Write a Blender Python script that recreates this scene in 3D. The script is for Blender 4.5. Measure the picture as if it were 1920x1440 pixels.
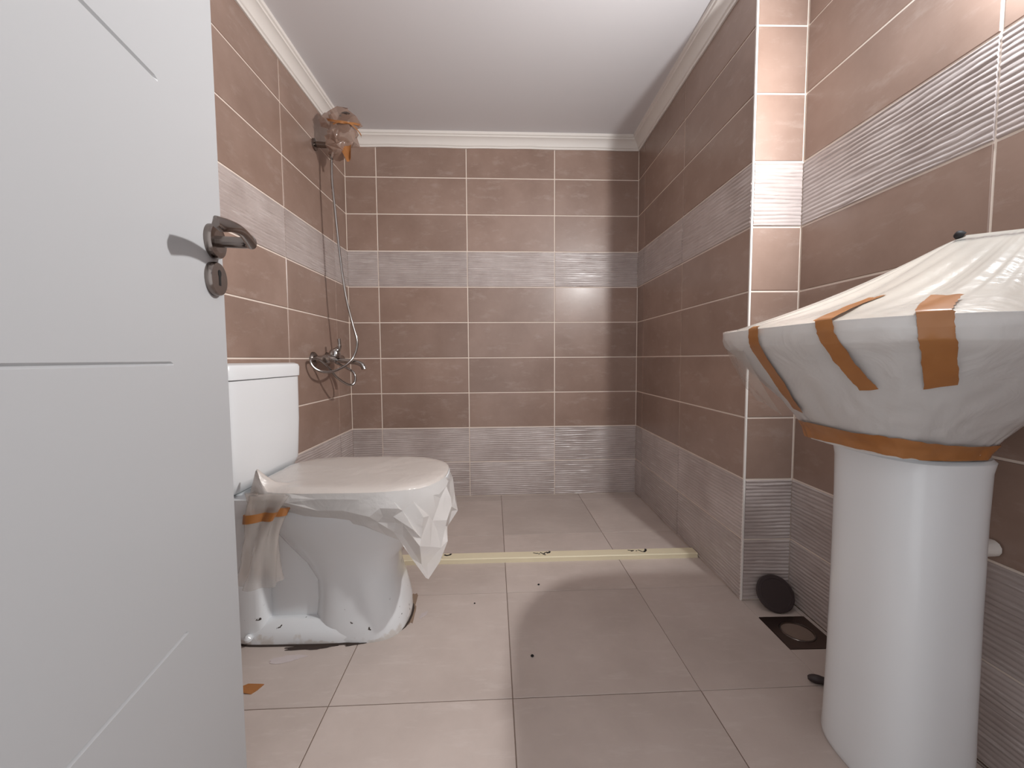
import bpy, bmesh, math, random
from mathutils import Vector, Matrix
from mathutils import noise as mnoise
random.seed(7)
scene = bpy.context.scene
for o in list(bpy.data.objects):
    bpy.data.objects.remove(o)
COL = scene.collection

# ------------------------------------------------------------------ camera
cam_d = bpy.data.cameras.new('camera')
cam_d.sensor_fit = 'HORIZONTAL'; cam_d.sensor_width = 36.0
cam_d.lens = 772.56 / 1920 * 36.0
cam_d.clip_start = 0.01
cam = bpy.data.objects.new('camera', cam_d); COL.objects.link(cam)
FW = Vector((0.02091503, 0.99791253, -0.06109942))
RT = Vector((0.99975399, -0.02132668, -0.00609288))
UP = Vector((0.00738321, 0.06095696, 0.99811309))
m = Matrix.Identity(4)
for i in range(3):
    m[i][0] = RT[i]; m[i][1] = UP[i]; m[i][2] = -FW[i]
m.translation = (0, 0, 0.7965)
cam.matrix_world = m
scene.camera = cam

# ------------------------------------------------------------------ light
world = bpy.data.worlds.new('world'); scene.world = world
world.use_nodes = True
bg = world.node_tree.nodes['Background']
bg.inputs[0].default_value = (0.97, 0.98, 1.0, 1)
bg.inputs[1].default_value = 1.3

LAMP = Vector((0.872, 0.66, 1.56))
def light(name, kind, loc, power, color, **kw):
    d = bpy.data.lights.new(name, kind); d.energy = power; d.color = color
    for k, v in kw.items(): setattr(d, k, v)
    o = bpy.data.objects.new(name, d); COL.objects.link(o); o.location = loc
    return o
light('wall_lamp_bulb', 'POINT', LAMP, 14.0, (0.86, 0.94, 1.0), shadow_soft_size=0.03)
wl = light('wall_lamp_shade', 'AREA', LAMP, 15.2, (1.0, 0.975, 0.95), shape='DISK', size=0.06, spread=math.radians(150))
wl.rotation_euler = Vector((-0.82, 0.42, -0.10)).to_track_quat('-Z', 'Y').to_euler()

scene.view_settings.view_transform = 'Standard'
scene.view_settings.look = 'None'
scene.view_settings.gamma = 1.0
scene.view_settings.use_curve_mapping = False
scene.view_settings.exposure = 0.0

# ------------------------------------------------------------------ helpers
def lin(c):
    return tuple((x / 12.92 if x <= 0.04045 else ((x + 0.055) / 1.055) ** 2.4) for x in [v / 255 for v in c]) + (1.0,)

def newmat(name):
    mt = bpy.data.materials.new(name); mt.use_nodes = True
    nt = mt.node_tree; b = nt.nodes['Principled BSDF']
    return mt, nt, b

def N(nt, typ, **kw):
    n = nt.nodes.new(typ)
    for k, v in kw.items(): setattr(n, k, v)
    return n

def simple(name, rgb, rough=0.5, metal=0.0, var=0.06, scale=12, bump=0.0, coat=0.0):
    mt, nt, b = newmat(name)
    tc = N(nt, 'ShaderNodeTexCoord'); nz = N(nt, 'ShaderNodeTexNoise')
    nz.inputs['Scale'].default_value = scale; nz.inputs['Detail'].default_value = 5
    nt.links.new(tc.outputs['Object'], nz.inputs['Vector'])
    mx = N(nt, 'ShaderNodeMix', data_type='RGBA')
    c = lin(rgb)
    mx.inputs[6].default_value = tuple(v * (1 - var) for v in c[:3]) + (1,)
    mx.inputs[7].default_value = tuple(min(1, v * (1 + var)) for v in c[:3]) + (1,)
    nt.links.new(nz.outputs['Fac'], mx.inputs[0]); nt.links.new(mx.outputs[2], b.inputs['Base Color'])
    b.inputs['Roughness'].default_value = rough; b.inputs['Metallic'].default_value = metal
    if coat: b.inputs['Coat Weight'].default_value = coat; b.inputs['Coat Roughness'].default_value = 0.08
    if bump:
        bp = N(nt, 'ShaderNodeBump'); bp.inputs['Strength'].default_value = bump; bp.inputs['Distance'].default_value = 0.002
        nt.links.new(nz.outputs['Fac'], bp.inputs['Height']); nt.links.new(bp.outputs['Normal'], b.inputs['Normal'])
    return mt

def tile_mat(name, a, bcol, pale, rough, stretch=(1.2, 1.2, 9.0), bump=0.15, streak=0.55, coat=0.0):
    mt, nt, b = newmat(name); L = nt.links.new
    tc = N(nt, 'ShaderNodeTexCoord'); oi = N(nt, 'ShaderNodeObjectInfo')
    off = N(nt, 'ShaderNodeVectorMath', operation='SCALE'); off.inputs[0].default_value = (17, 31, 23)
    L(oi.outputs['Random'], off.inputs[3])
    add = N(nt, 'ShaderNodeVectorMath', operation='ADD'); L(tc.outputs['Object'], add.inputs[0]); L(off.outputs[0], add.inputs[1])
    n1 = N(nt, 'ShaderNodeTexNoise'); n1.inputs['Scale'].default_value = 4.5; n1.inputs['Detail'].default_value = 6; n1.inputs['Roughness'].default_value = 0.62
    L(add.outputs[0], n1.inputs['Vector'])
    st = N(nt, 'ShaderNodeVectorMath', operation='MULTIPLY'); st.inputs[1].default_value = stretch; L(add.outputs[0], st.inputs[0])
    n2 = N(nt, 'ShaderNodeTexNoise'); n2.inputs['Scale'].default_value = 9; n2.inputs['Detail'].default_value = 9; n2.inputs['Roughness'].default_value = 0.7
    L(st.outputs[0], n2.inputs['Vector'])
    r1 = N(nt, 'ShaderNodeMapRange'); r1.inputs[1].default_value = 0.32; r1.inputs[2].default_value = 0.68; L(n1.outputs['Fac'], r1.inputs[0])
    mx = N(nt, 'ShaderNodeMix', data_type='RGBA'); mx.inputs[6].default_value = lin(a); mx.inputs[7].default_value = lin(bcol)
    L(r1.outputs[0], mx.inputs[0])
    r2 = N(nt, 'ShaderNodeMapRange'); r2.inputs[1].default_value = 0.54; r2.inputs[2].default_value = 0.74; r2.inputs[4].default_value = streak; L(n2.outputs['Fac'], r2.inputs[0])
    m2 = N(nt, 'ShaderNodeMix', data_type='RGBA'); L(r2.outputs[0], m2.inputs[0]); L(mx.outputs[2], m2.inputs[6]); m2.inputs[7].default_value = lin(pale)
    hv = N(nt, 'ShaderNodeHueSaturation')
    rr = N(nt, 'ShaderNodeMapRange'); rr.inputs[3].default_value = 0.93; rr.inputs[4].default_value = 1.07; L(oi.outputs['Random'], rr.inputs[0])
    L(rr.outputs[0], hv.inputs['Value']); L(m2.outputs[2], hv.inputs['Color'])
    src = hv.outputs['Color']
    b.inputs['Coat Weight'].default_value = coat; b.inputs['Coat Roughness'].default_value = 0.24
    L(src, b.inputs['Base Color'])
    rg = N(nt, 'ShaderNodeMapRange'); rg.inputs[3].default_value = rough - 0.07; rg.inputs[4].default_value = rough + 0.1
    L(n2.outputs['Fac'], rg.inputs[0]); L(rg.outputs[0], b.inputs['Roughness'])
    bp = N(nt, 'ShaderNodeBump'); bp.inputs['Strength'].default_value = bump; bp.inputs['Distance'].default_value = 0.0015
    L(n2.outputs['Fac'], bp.inputs['Height']); L(bp.outputs['Normal'], b.inputs['Normal'])
    return mt

def film_mat(name, rgb, clear, rough=0.28, trans=0.35):
    mt = bpy.data.materials.new(name); mt.use_nodes = True; nt = mt.node_tree; L = nt.links.new
    nt.nodes.remove(nt.nodes['Principled BSDF']); out = nt.nodes['Material Output']
    tc = N(nt, 'ShaderNodeTexCoord'); nz = N(nt, 'ShaderNodeTexNoise'); nz.inputs['Scale'].default_value = 11; nz.inputs['Detail'].default_value = 5
    nz.inputs['Distortion'].default_value = 1.2
    L(tc.outputs['Object'], nz.inputs['Vector'])
    bp = N(nt, 'ShaderNodeBump'); bp.inputs['Strength'].default_value = 0.5; bp.inputs['Distance'].default_value = 0.010; L(nz.outputs['Fac'], bp.inputs['Height'])
    c = lin(rgb)
    df = N(nt, 'ShaderNodeBsdfDiffuse'); df.inputs[0].default_value = c; L(bp.outputs[0], df.inputs['Normal'])
    tl = N(nt, 'ShaderNodeBsdfTranslucent'); tl.inputs[0].default_value = c
    gl = N(nt, 'ShaderNodeBsdfGlossy'); gl.inputs[0].default_value = (1, 1, 1, 1); gl.inputs['Roughness'].default_value = rough; L(bp.outputs[0], gl.inputs['Normal'])
    tp = N(nt, 'ShaderNodeBsdfTransparent'); tp.inputs[0].default_value = (0.97, 0.96, 0.95, 1)
    a = N(nt, 'ShaderNodeMixShader'); a.inputs[0].default_value = trans; L(df.outputs[0], a.inputs[1]); L(tl.outputs[0], a.inputs[2])
    g = N(nt, 'ShaderNodeMixShader'); fr = N(nt, 'ShaderNodeFresnel'); fr.inputs[0].default_value = 1.45; L(fr.outputs[0], g.inputs[0])
    L(a.outputs[0], g.inputs[1]); L(gl.outputs[0], g.inputs[2])
    t = N(nt, 'ShaderNodeMixShader'); t.inputs[0].default_value = clear; L(g.outputs[0], t.inputs[1]); L(tp.outputs[0], t.inputs[2])
    L(t.outputs[0], out.inputs[0])
    return mt

M = {}
M['tile'] = tile_mat('brown_wall_tile', (140, 115, 102), (157, 132, 119), (173, 154, 143), 0.36, stretch=(1.0, 1.0, 2.6), bump=0.3, streak=0.65, coat=0.35)
M['decor'] = tile_mat('ridged_decor_tile', (166, 152, 147), (192, 180, 176), (226, 219, 216), 0.30, stretch=(0.8, 0.8, 16.0), bump=0.12, streak=0.8, coat=0.35)
M['floor'] = tile_mat('beige_floor_tile', (183, 169, 161), (197, 183, 175), (207, 196, 189), 0.45, stretch=(1, 4, 1), bump=0.06)
M['grout'] = simple('cream_grout', (236, 222, 210), 0.85)
M['floor_grout'] = simple('dark_floor_grout', (124, 106, 95), 0.9)
M['plaster'] = simple('ceiling_paint', (226, 224, 226), 0.9, var=0.015, scale=2)
M['white_trim'] = simple('white_cornice_paint', (232, 226, 220), 0.6, var=0.02)
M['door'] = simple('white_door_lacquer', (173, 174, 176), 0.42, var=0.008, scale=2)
M['chrome'] = simple('chrome', (176, 173, 171), 0.12, 1.0, var=0.02)
M['nickel'] = simple('dark_satin_nickel', (130, 121, 116), 0.22, 1.0, var=0.03)
M['steel'] = simple('brushed_steel', (120, 105, 98), 0.3, 1.0, var=0.08, scale=40)
M['black'] = simple('black_void', (8, 7, 7), 0.8)
M['ceramic'] = simple('white_glazed_ceramic', (226, 228, 230), 0.24, var=0.01, coat=0.12)
M['ceramic_used'] = None
M['tape'] = None
M['curb'] = simple('cream_curb_strip', (226, 214, 184), 0.5, var=0.05, scale=8)
M['ink'] = simple('black_print_ink', (26, 22, 24), 0.6)
M['dark_plastic'] = simple('dark_brown_plastic', (52, 40, 40), 0.5)
M['film'] = film_mat('milky_film', (236, 232, 229), 0.14)
M['film_clear'] = film_mat('thin_clear_film', (226, 218, 211), 0.60, 0.2, 0.5)
M['film_brown'] = film_mat('tinted_clear_film', (196, 165, 148), 0.42, 0.16, 0.45)
M['film_seat'] = film_mat('pale_film', (228, 219, 212), 0.06, 0.3, 0.3)
M['film_top'] = film_mat('cream_film', (228, 219, 207), 0.06, 0.26, 0.32)
M['stain'] = simple('dark_silicone_dirt', (58, 46, 40), 0.8, var=0.3, scale=60)

def tape_mat():
    mt, nt, b = newmat('brown_packing_tape'); L = nt.links.new
    tc = N(nt, 'ShaderNodeTexCoord'); nz = N(nt, 'ShaderNodeTexNoise'); nz.inputs['Scale'].default_value = 18; nz.inputs['Detail'].default_value = 4
    L(tc.outputs['Object'], nz.inputs['Vector'])
    mx = N(nt, 'ShaderNodeMix', data_type='RGBA'); mx.inputs[6].default_value = lin((144, 88, 40)); mx.inputs[7].default_value = lin((172, 118, 70))
    L(nz.outputs['Fac'], mx.inputs[0]); L(mx.outputs[2], b.inputs['Base Color'])
    b.inputs['Roughness'].default_value = 0.3
    return mt
M['tape'] = tape_mat()

def ceramic_used():
    mt, nt, b = newmat('stained_white_ceramic'); L = nt.links.new
    tc = N(nt, 'ShaderNodeTexCoord'); sp = N(nt, 'ShaderNodeSeparateXYZ'); L(tc.outputs['Object'], sp.inputs[0])
    nz = N(nt, 'ShaderNodeTexNoise'); nz.inputs['Scale'].default_value = 22; nz.inputs['Detail'].default_value = 7; L(tc.outputs['Object'], nz.inputs['Vector'])
    # grime splashes along the foot
    md = N(nt, 'ShaderNodeMath', operation='MULTIPLY_ADD'); md.inputs[1].default_value = -0.14; md.inputs[2].default_value = 0.085; L(nz.outputs['Fac'], md.inputs[0])
    lt = N(nt, 'ShaderNodeMath', operation='SUBTRACT'); L(md.outputs[0], lt.inputs[0]); L(sp.outputs['Z'], lt.inputs[1])
    mr = N(nt, 'ShaderNodeMapRange'); mr.inputs[1].default_value = 0.0; mr.inputs[2].default_value = 0.012; mr.inputs[4].default_value = 0.4; L(lt.outputs[0], mr.inputs[0])
    mx = N(nt, 'ShaderNodeMix', data_type='RGBA'); mx.inputs[6].default_value = lin((226, 228, 230)); mx.inputs[7].default_value = lin((178, 160, 138))
    L(mr.outputs[0], mx.inputs[0])
    n3 = N(nt, 'ShaderNodeTexNoise'); n3.inputs['Scale'].default_value = 38; n3.inputs['Detail'].default_value = 4; L(tc.outputs['Object'], n3.inputs['Vector'])
    k1 = N(nt, 'ShaderNodeMapRange'); k1.inputs[1].default_value = 0.685; k1.inputs[2].default_value = 0.70; L(n3.outputs['Fac'], k1.inputs[0])
    k2 = N(nt, 'ShaderNodeMapRange'); k2.inputs[1].default_value = 0.10; k2.inputs[2].default_value = 0.11; k2.inputs[3].default_value = 1; k2.inputs[4].default_value = 0; L(sp.outputs['Z'], k2.inputs[0])
    k3 = N(nt, 'ShaderNodeMath', operation='MULTIPLY'); L(k1.outputs[0], k3.inputs[0]); L(k2.outputs[0], k3.inputs[1])
    m3 = N(nt, 'ShaderNodeMix', data_type='RGBA'); L(k3.outputs[0], m3.inputs[0]); L(mx.outputs[2], m3.inputs[6]); m3.inputs[7].default_value = lin((60, 50, 45))
    L(m3.outputs[2], b.inputs['Base Color'])
    b.inputs['Roughness'].default_value = 0.15; b.inputs['Coat Weight'].default_value = 0.3
    return mt
M['ceramic_used'] = ceramic_used()

# ------- objects
def tag(o, label=None, cat=None, group=None, kind=None):
    if label: o['label'] = label
    if cat: o['category'] = cat
    if group: o['group'] = group
    if kind: o['kind'] = kind
    return o

def wloc(o):
    v = Vector((0, 0, 0))
    while o:
        v += o.location; o = o.parent
    return v

def mesh_obj(name, verts, faces, mat, parent=None, loc=None, smooth=False, me=None):
    """verts in world coordinates; loc = world origin of the object"""
    pl = wloc(parent) if parent else Vector((0, 0, 0))
    if loc is None: loc = pl
    loc = Vector(loc)
    if me is None:
        me = bpy.data.meshes.new(name)
        me.from_pydata([tuple(Vector(v) - loc) for v in verts], [], faces)
        bm = bmesh.new(); bm.from_mesh(me); bmesh.ops.recalc_face_normals(bm, faces=bm.faces); bm.to_mesh(me); bm.free()
        me.materials.append(mat)
        if smooth:
            me.polygons.foreach_set('use_smooth', [True] * len(me.polygons))
            if smooth != 'all': me.set_sharp_from_angle(angle=math.radians(40))
    o = bpy.data.objects.new(name, me); COL.objects.link(o)
    o.parent = parent; o.location = loc - pl
    return o

def empty(name, loc, label=None, cat=None, group=None, kind=None):
    o = bpy.data.objects.new(name, None); COL.objects.link(o); o.location = loc
    o.empty_display_size = 0.05
    return tag(o, label, cat, group, kind)

class MB:
    def __init__(s): s.v = []; s.f = []
    def add(s, vs, fs):
        k = len(s.v); s.v += [tuple(v) for v in vs]; s.f += [tuple(i + k for i in f) for f in fs]; return s
    def box(s, a, b):
        x0, y0, z0 = a; x1, y1, z1 = b
        return s.add([(x0,y0,z0),(x1,y0,z0),(x1,y1,z0),(x0,y1,z0),(x0,y0,z1),(x1,y0,z1),(x1,y1,z1),(x0,y1,z1)],
                     [(0,3,2,1),(4,5,6,7),(0,1,5,4),(1,2,6,5),(2,3,7,6),(3,0,4,7)])
    def prism(s, poly, z0, z1):
        n = len(poly)
        return s.add([(x, y, z0) for x, y in poly] + [(x, y, z1) for x, y in poly],
                     [tuple(range(n - 1, -1, -1)), tuple(range(n, 2 * n))] + [(i, (i + 1) % n, n + (i + 1) % n, n + i) for i in range(n)])
    def loft(s, rings, cap0=True, cap1=True, closed=True):
        n = len(rings[0]); vs = [p for r in rings for p in r]; fs = []
        for j in range(len(rings) - 1):
            for i in range(n if closed else n - 1):
                k = (i + 1) % n
                fs.append((j * n + i, j * n + k, (j + 1) * n + k, (j + 1) * n + i))
        if cap0: fs.append(tuple(range(n - 1, -1, -1)))
        if cap1: fs.append(tuple((len(rings) - 1) * n + i for i in range(n)))
        return s.add(vs, fs)
    def tube(s, pts, r, seg=10, caps=True):
        pts = [Vector(p) for p in pts]; rings = []
        prev = None
        for i, p in enumerate(pts):
            t = (pts[min(i + 1, len(pts) - 1)] - pts[max(i - 1, 0)]).normalized()
            if prev is None:
                u = t.orthogonal().normalized()
            else:
                u = (prev - t * prev.dot(t)).normalized()
            prev = u; w = t.cross(u)
            rr = r[i] if isinstance(r, (list, tuple)) else r
            rings.append([p + (u * math.cos(2 * math.pi * k / seg) + w * math.sin(2 * math.pi * k / seg)) * rr for k in range(seg)])
        return s.loft(rings, caps, caps)
    def disc(s, c, axis, prof, seg=28):
        """lathe: prof = [(radius, height along axis)]"""
        c = Vector(c); a = Vector(axis).normalized(); u = a.orthogonal().normalized(); w = a.cross(u)
        rings = [[c + a * h + (u * math.cos(2 * math.pi * k / seg) + w * math.sin(2 * math.pi * k / seg)) * r for k in range(seg)] for r, h in prof]
        return s.loft(rings)
    def obj(s, name, mat, parent=None, loc=None, smooth=False):
        return mesh_obj(name, s.v, s.f, mat, parent, loc, smooth)

def smoothpath(pts, n=8):
    pts = [Vector(p) for p in pts]; out = []
    for i in range(len(pts) - 1):
        p0 = pts[max(i - 1, 0)]; p1 = pts[i]; p2 = pts[i + 1]; p3 = pts[min(i + 2, len(pts) - 1)]
        for k in range(n):
            t = k / n
            out.append(0.5 * ((2 * p1) + (p2 - p0) * t + (2 * p0 - 5 * p1 + 4 * p2 - p3) * t * t + (3 * p1 - p0 - 3 * p2 + p3) * t ** 3))
    out.append(pts[-1]); return out

# ------------------------------------------------------------------ room constants
XL, XR, XN = -0.8595, 0.7741, 0.9321
YB, BS, DC = 2.3608, 0.0235, 1.2924
YF, ZC = -0.06, 2.025
G = 0.0025            # grout lies this far behind the tile faces
def yb(x): return YB + BS * x

# ------------------------------------------------------------------ shell
def struct(name, mb, mat, label, cat, loc):
    o = mb.obj(name, mat, None, loc); return tag(o, label, cat, None, 'structure')

floor = struct('floor', MB().prism([(XL - .1, YF - .08), (XN + .1, YF - .08), (XN + .1, 2.48), (XL - .1, 2.48)], -0.06, -0.0016), M['floor_grout'],
               'beige square floor tiles with thin dark joints', 'floor', (0, 1, 0))
ceiling = struct('ceiling', MB().box((XL - .1, YF - .08, ZC), (XN + .1, 2.48, ZC + .05)), M['plaster'],
                 'plain off-white painted ceiling above the tiled walls', 'ceiling', (0, 1, ZC))
wall_left = struct('wall_left', MB().box((XL - .1, YF - .08, 0), (XL - G, 2.48, ZC)), M['grout'],
                   'brown tiled wall on the left behind the toilet and shower', 'wall', (XL, 1, 0))
wall_back = struct('wall_back', MB().prism([(XL - .1, yb(XL - .1) + G), (XR + .1, yb(XR + .1) + G), (XR + .1, 2.48), (XL - .1, 2.48)], 0, ZC), M['grout'],
                   'brown tiled back wall of the shower with two ridged bands', 'wall', (0, YB, 0))
pillar = struct('wall_pillar', MB().prism([(XR + G, DC + G), (XN + .1, DC + G), (XN + .1, 2.48), (XR + G, 2.48)], 0, ZC), M['grout'],
                'tiled wall projection on the right of the shower with a bright narrow end face', 'wall', (XR, DC, 0))
wall_right = struct('wall_right', MB().box((XN + G, YF - .08, 0), (XN + .1, DC + .05, ZC)), M['grout'],
                    'brown tiled wall on the right behind the wrapped wash basin', 'wall', (XN, .6, 0))
fw = MB()
fw.box((XL, YF - .08, 0), (-0.40, YF, ZC)); fw.box((0.40, YF - .08, 0), (XN, YF, ZC)); fw.box((-0.40, YF - .08, 1.955), (0.40, YF, ZC))
wall_front = struct('wall_front', fw, M['plaster'], 'painted front wall around the open doorway behind the viewpoint', 'wall', (0, YF, 0))

# ------------------------------------------------------------------ tiles
_tm = {}
def plate_mesh(w, h, th=0.008, bev=0.0012):
    key = ('p', round(w, 4), round(h, 4))
    if key in _tm: return _tm[key]
    vs = []
    for (dx, y) in ((0, th), (0, bev), (bev, 0)):
        vs += [(-w/2 + dx, y, -h/2 + dx), (w/2 - dx, y, -h/2 + dx), (w/2 - dx, y, h/2 - dx), (-w/2 + dx, y, h/2 - dx)]
    fs = [(8, 9, 10, 11)]
    for a in (0, 4):
        for i in range(4):
            k = (i + 1) % 4; fs.append((a + i, a + k, a + 4 + k, a + 4 + i))
    me = bpy.data.meshes.new('tile'); me.from_pydata(vs, [], fs); me.materials.append(M['tile'])
    _tm[key] = me; return me

def ridge_mesh(w, h, var):
    key = ('r', round(w, 4), round(h, 4), var)
    if key in _tm: return _tm[key]
    nx = max(4, int(w / 0.016)); nz = max(8, int(h / 0.0020)); vs = []; fs = []
    th = 0.008; sd = var * 13.7
    for j in range(nz + 1):
        z = -h/2 + h * j / nz
        for i in range(nx + 1):
            x = -w/2 + w * i / nx
            wob = 0.0045 * mnoise.noise((x * 6 + sd, z * 20, sd)) + 0.0022 * mnoise.noise((x * 30, z * 40 + sd, 3))
            ph = (z + wob) / 0.0118
            a = 0.62 + 0.5 * mnoise.noise((x * 9 + sd, round(ph) * 3.1, 1.7))
            y = -0.0034 * a * (1 - (0.5 - 0.5 * math.cos(2 * math.pi * ph)) ** 3) + 0.0006 * mnoise.noise((x * 60, z * 200, sd))
            if j in (0, nz): y = 0.0006
            vs.append((x, y, z))
    for j in range(nz):
        for i in range(nx):
            a = j * (nx + 1) + i; fs.append((a, a + 1, a + nx + 2, a + nx + 1))
    # rim down to the back
    n0 = len(vs)
    ring = [i for i in range(nx + 1)] + [j * (nx + 1) + nx for j in range(1, nz + 1)] + [nz * (nx + 1) + i for i in range(nx - 1, -1, -1)] + [j * (nx + 1) for j in range(nz - 1, 0, -1)]
    for r in ring: vs.append((vs[r][0], th, vs[r][2]))
    for k in range(len(ring)):
        q = (k + 1) % len(ring); fs.append((ring[q], ring[k], n0 + k, n0 + q))
    me = bpy.data.meshes.new('decor_tile'); me.from_pydata(vs, [], fs); me.materials.append(M['decor'])
    me.polygons.foreach_set('use_smooth', [True] * len(me.polygons)); me.set_sharp_from_angle(angle=math.radians(65))
    _tm[key] = me; return me

DECOR = (0, 1, 6)
ZE = [0.0, 0.2036, 0.403, 0.6033, 0.8034, 1.0032, 1.2013, 1.3988, 1.5998, 1.7986, 2.0]
def tile_wall(wall, P0, ud, edges, joint=0.0055):
    """tile faces lie in the vertical plane through P0 along ud; local -Y faces the room"""
    ud = Vector(ud).normalized(); P0 = Vector(P0)
    ang = math.atan2(ud.y, ud.x)
    base = wloc(wall)
    for r in range(len(ZE) - 1):
        z0, z1 = ZE[r] + (0.004 if r == 0 else joint / 2), ZE[r + 1] - joint / 2
        for c in range(len(edges) - 1):
            a, b = edges[c] + joint / 2, edges[c + 1] - joint / 2
            w, h = b - a, z1 - z0
            if w < 0.01: continue
            dec = r in DECOR
            me = ridge_mesh(w, h, (r + c * 2) % 3) if dec else plate_mesh(w, h)
            o = bpy.data.objects.new('ridged_tile' if dec else 'wall_tile', me); COL.objects.link(o)
            o.parent = wall
            ctr = P0 + ud * ((a + b) / 2); ctr.z = (z0 + z1) / 2
            o.location = ctr - base
            o.rotation_euler = (random.uniform(-.0012, .0012), 0, ang + random.uniform(-.0012, .0012))

# direction chosen so that local -Y points into the room
ub = Vector((1, BS, 0)).normalized(); kb = math.sqrt(1 + BS * BS)
tile_wall(wall_back, (0, YB, 0), ub, [x * kb for x in (XL, -0.6912, -0.1968, 0.2954, XR)])
tile_wall(wall_left, (XL, 0, 0), (0, 1, 0), [YF, 0.239, 0.720, 1.201, 1.6821, 2.1651, yb(XL)])
tile_wall(pillar, (XR, 0, 0), (0, -1, 0), [-yb(XR), -2.272, -1.788, -DC])
tile_wall(pillar, (0, DC, 0), (1, 0, 0), [XR + 0.003, XN])
tile_wall(wall_right, (XN, 0, 0), (0, -1, 0), [-DC, -0.7857, -0.302, -YF])

# floor tiles: grid turned with the back wall, clipped to the room
def clip(poly, axis, lim, keep_less):
    out = []
    for i in range(len(poly)):
        p, q = poly[i], poly[(i + 1) % len(poly)]
        ip = (p[axis] <= lim) if keep_less else (p[axis] >= lim); iq = (q[axis] <= lim) if keep_less else (q[axis] >= lim)
        if ip: out.append(p)
        if ip != iq:
            t = (lim - p[axis]) / (q[axis] - p[axis]); out.append((p[0] + (q[0] - p[0]) * t, p[1] + (q[1] - p[1]) * t))
    return out
def shrink(poly, d):
    n = len(poly); out = []
    c = [sum(p[0] for p in poly) / n, sum(p[1] for p in poly) / n]
    ar = sum(poly[i][0] * poly[(i + 1) % n][1] - poly[(i + 1) % n][0] * poly[i][1] for i in range(n))
    if ar < 0: poly = poly[::-1]
    for i in range(n):
        p0, p1, p2 = Vector(poly[i - 1]), Vector(poly[i]), Vector(poly[(i + 1) % n])
        e1 = (p1 - p0).normalized(); e2 = (p2 - p1).normalized()
        n1 = Vector((-e1.y, e1.x)); n2 = Vector((-e2.y, e2.x)); bis = n1 + n2
        out.append(tuple(p1 + bis * (d / max(0.3, 1 + n1.dot(n2)))))
    return out
rot = math.atan(BS)
DRAIN = (0.7775, 1.062, 0.9195, 1.2025)
rows = [-0.20, 0.03, 0.478, 0.921, 1.362, 1.822, 2.272, 2.45]
cols = [-1.30, -0.858, -0.416, 0.010, 0.462, 0.914, 1.36]
for ri in range(len(rows) - 1):
    for ci in range(len(cols) - 1):
        q = []
        for (x, y) in ((cols[ci], rows[ri]), (cols[ci + 1], rows[ri]), (cols[ci + 1], rows[ri + 1]), (cols[ci], rows[ri + 1])):
            q.append((x - BS * (y - 1.2), y + BS * x))
        pieces = [q]
        # leave the drain open
        if min(p[0] for p in q) < DRAIN[2] and max(p[0] for p in q) > DRAIN[0] and min(p[1] for p in q) < DRAIN[3] and max(p[1] for p in q) > DRAIN[1]:
            A = clip(q, 0, DRAIN[0], True); R = clip(q, 0, DRAIN[0], False)
            B = clip(R, 1, DRAIN[1], True); Cc = clip(R, 1, DRAIN[3], False)
            D2 = clip(clip(clip(R, 1, DRAIN[1], False), 1, DRAIN[3], True), 0, DRAIN[2], False)
            pieces = [A, B, Cc, D2]
            cutp = True
        else: cutp = False
        mb = MB()
        for pc in pieces:
            if len(pc) < 3: continue
            lim = XN if rows[ri] < 1.3 else XR + 0.02
            pc = clip(clip(clip(pc, 0, XL, False), 0, lim, True), 1, YF, False)
            if len(pc) < 3: continue
            xs = [p[0] for p in pc]; ys = [p[1] for p in pc]
            if max(xs) - min(xs) < 0.01 or max(ys) - min(ys) < 0.01: continue
            pc = shrink(pc, 0.0003 if cutp else 0.0011)
            n = len(pc); k = shrink(pc, 0.0010)
            mb.add([(x, y, -0.006) for x, y in pc] + [(x, y, -0.0008) for x, y in pc] + [(x, y, 0.0) for x, y in k],
                   [(i, (i + 1) % n, n + (i + 1) % n, n + i) for i in range(n)] + [(n + i, n + (i + 1) % n, 2 * n + (i + 1) % n, 2 * n + i) for i in range(n)] + [tuple(range(2 * n, 3 * n))])
        if mb.v:
            cx = sum(v[0] for v in mb.v) / len(mb.v); cy = sum(v[1] for v in mb.v) / len(mb.v)
            mb.obj('floor_tile', M['floor'], floor, (cx, cy, 0))

# ------------------------------------------------------------------ cornices (plaster coving) and corner trim
prof = [(0, 0), (0.006, 0), (0.008, 0.008), (0.013, 0.011), (0.015, 0.016), (0.022, 0.030), (0.034, 0.041), (0.040, 0.043), (0.041, 0.050), (0.047, 0.053), (0.048, 0.066), (0, 0.066)]
def cornice(name, a, b, label, ea=0, eb=0):
    a = Vector(a); b = Vector(b); t = (b - a).normalized(); nrm = Vector((t.y, -t.x))   # room lies to the right of a->b
    mb = MB(); r = []
    for p, e in ((a, ea), (b, eb)):
        s = 1 if p is b else -1
        r.append([(p.x + nrm.x * d - t.x * s * e * d, p.y + nrm.y * d - t.y * s * e * d, ZC - 0.066 + h) for d, h in prof])
    # several stations for an uneven hand-set lower edge
    K = 40; rings = []
    for k in range(K + 1):
        f = k / K
        rings.append([(p[0] + (q[0] - p[0]) * f, p[1] + (q[1] - p[1]) * f, p[2] + (q[2] - p[2]) * f + (0.004 * mnoise.noise((f * 9, len(name), 1)) - 0.002 if i < 4 else 0)) for i, (p, q) in enumerate(zip(r[0], r[1]))])
    mb.loft(rings)
    o = mb.obj(name, M['white_trim'], None, (a.x, a.y, ZC - 0.066), True)
    return tag(o, label, 'cornice', None, 'structure')
cornice('trim_1', (XL, YF), (XL, yb(XL)), 'white moulded cornice along the top of the left wall', 0, 1)
cornice('trim_2', (XL, yb(XL)), (XR, yb(XR)), 'white moulded cornice along the top of the back wall', 1, 1)
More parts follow.
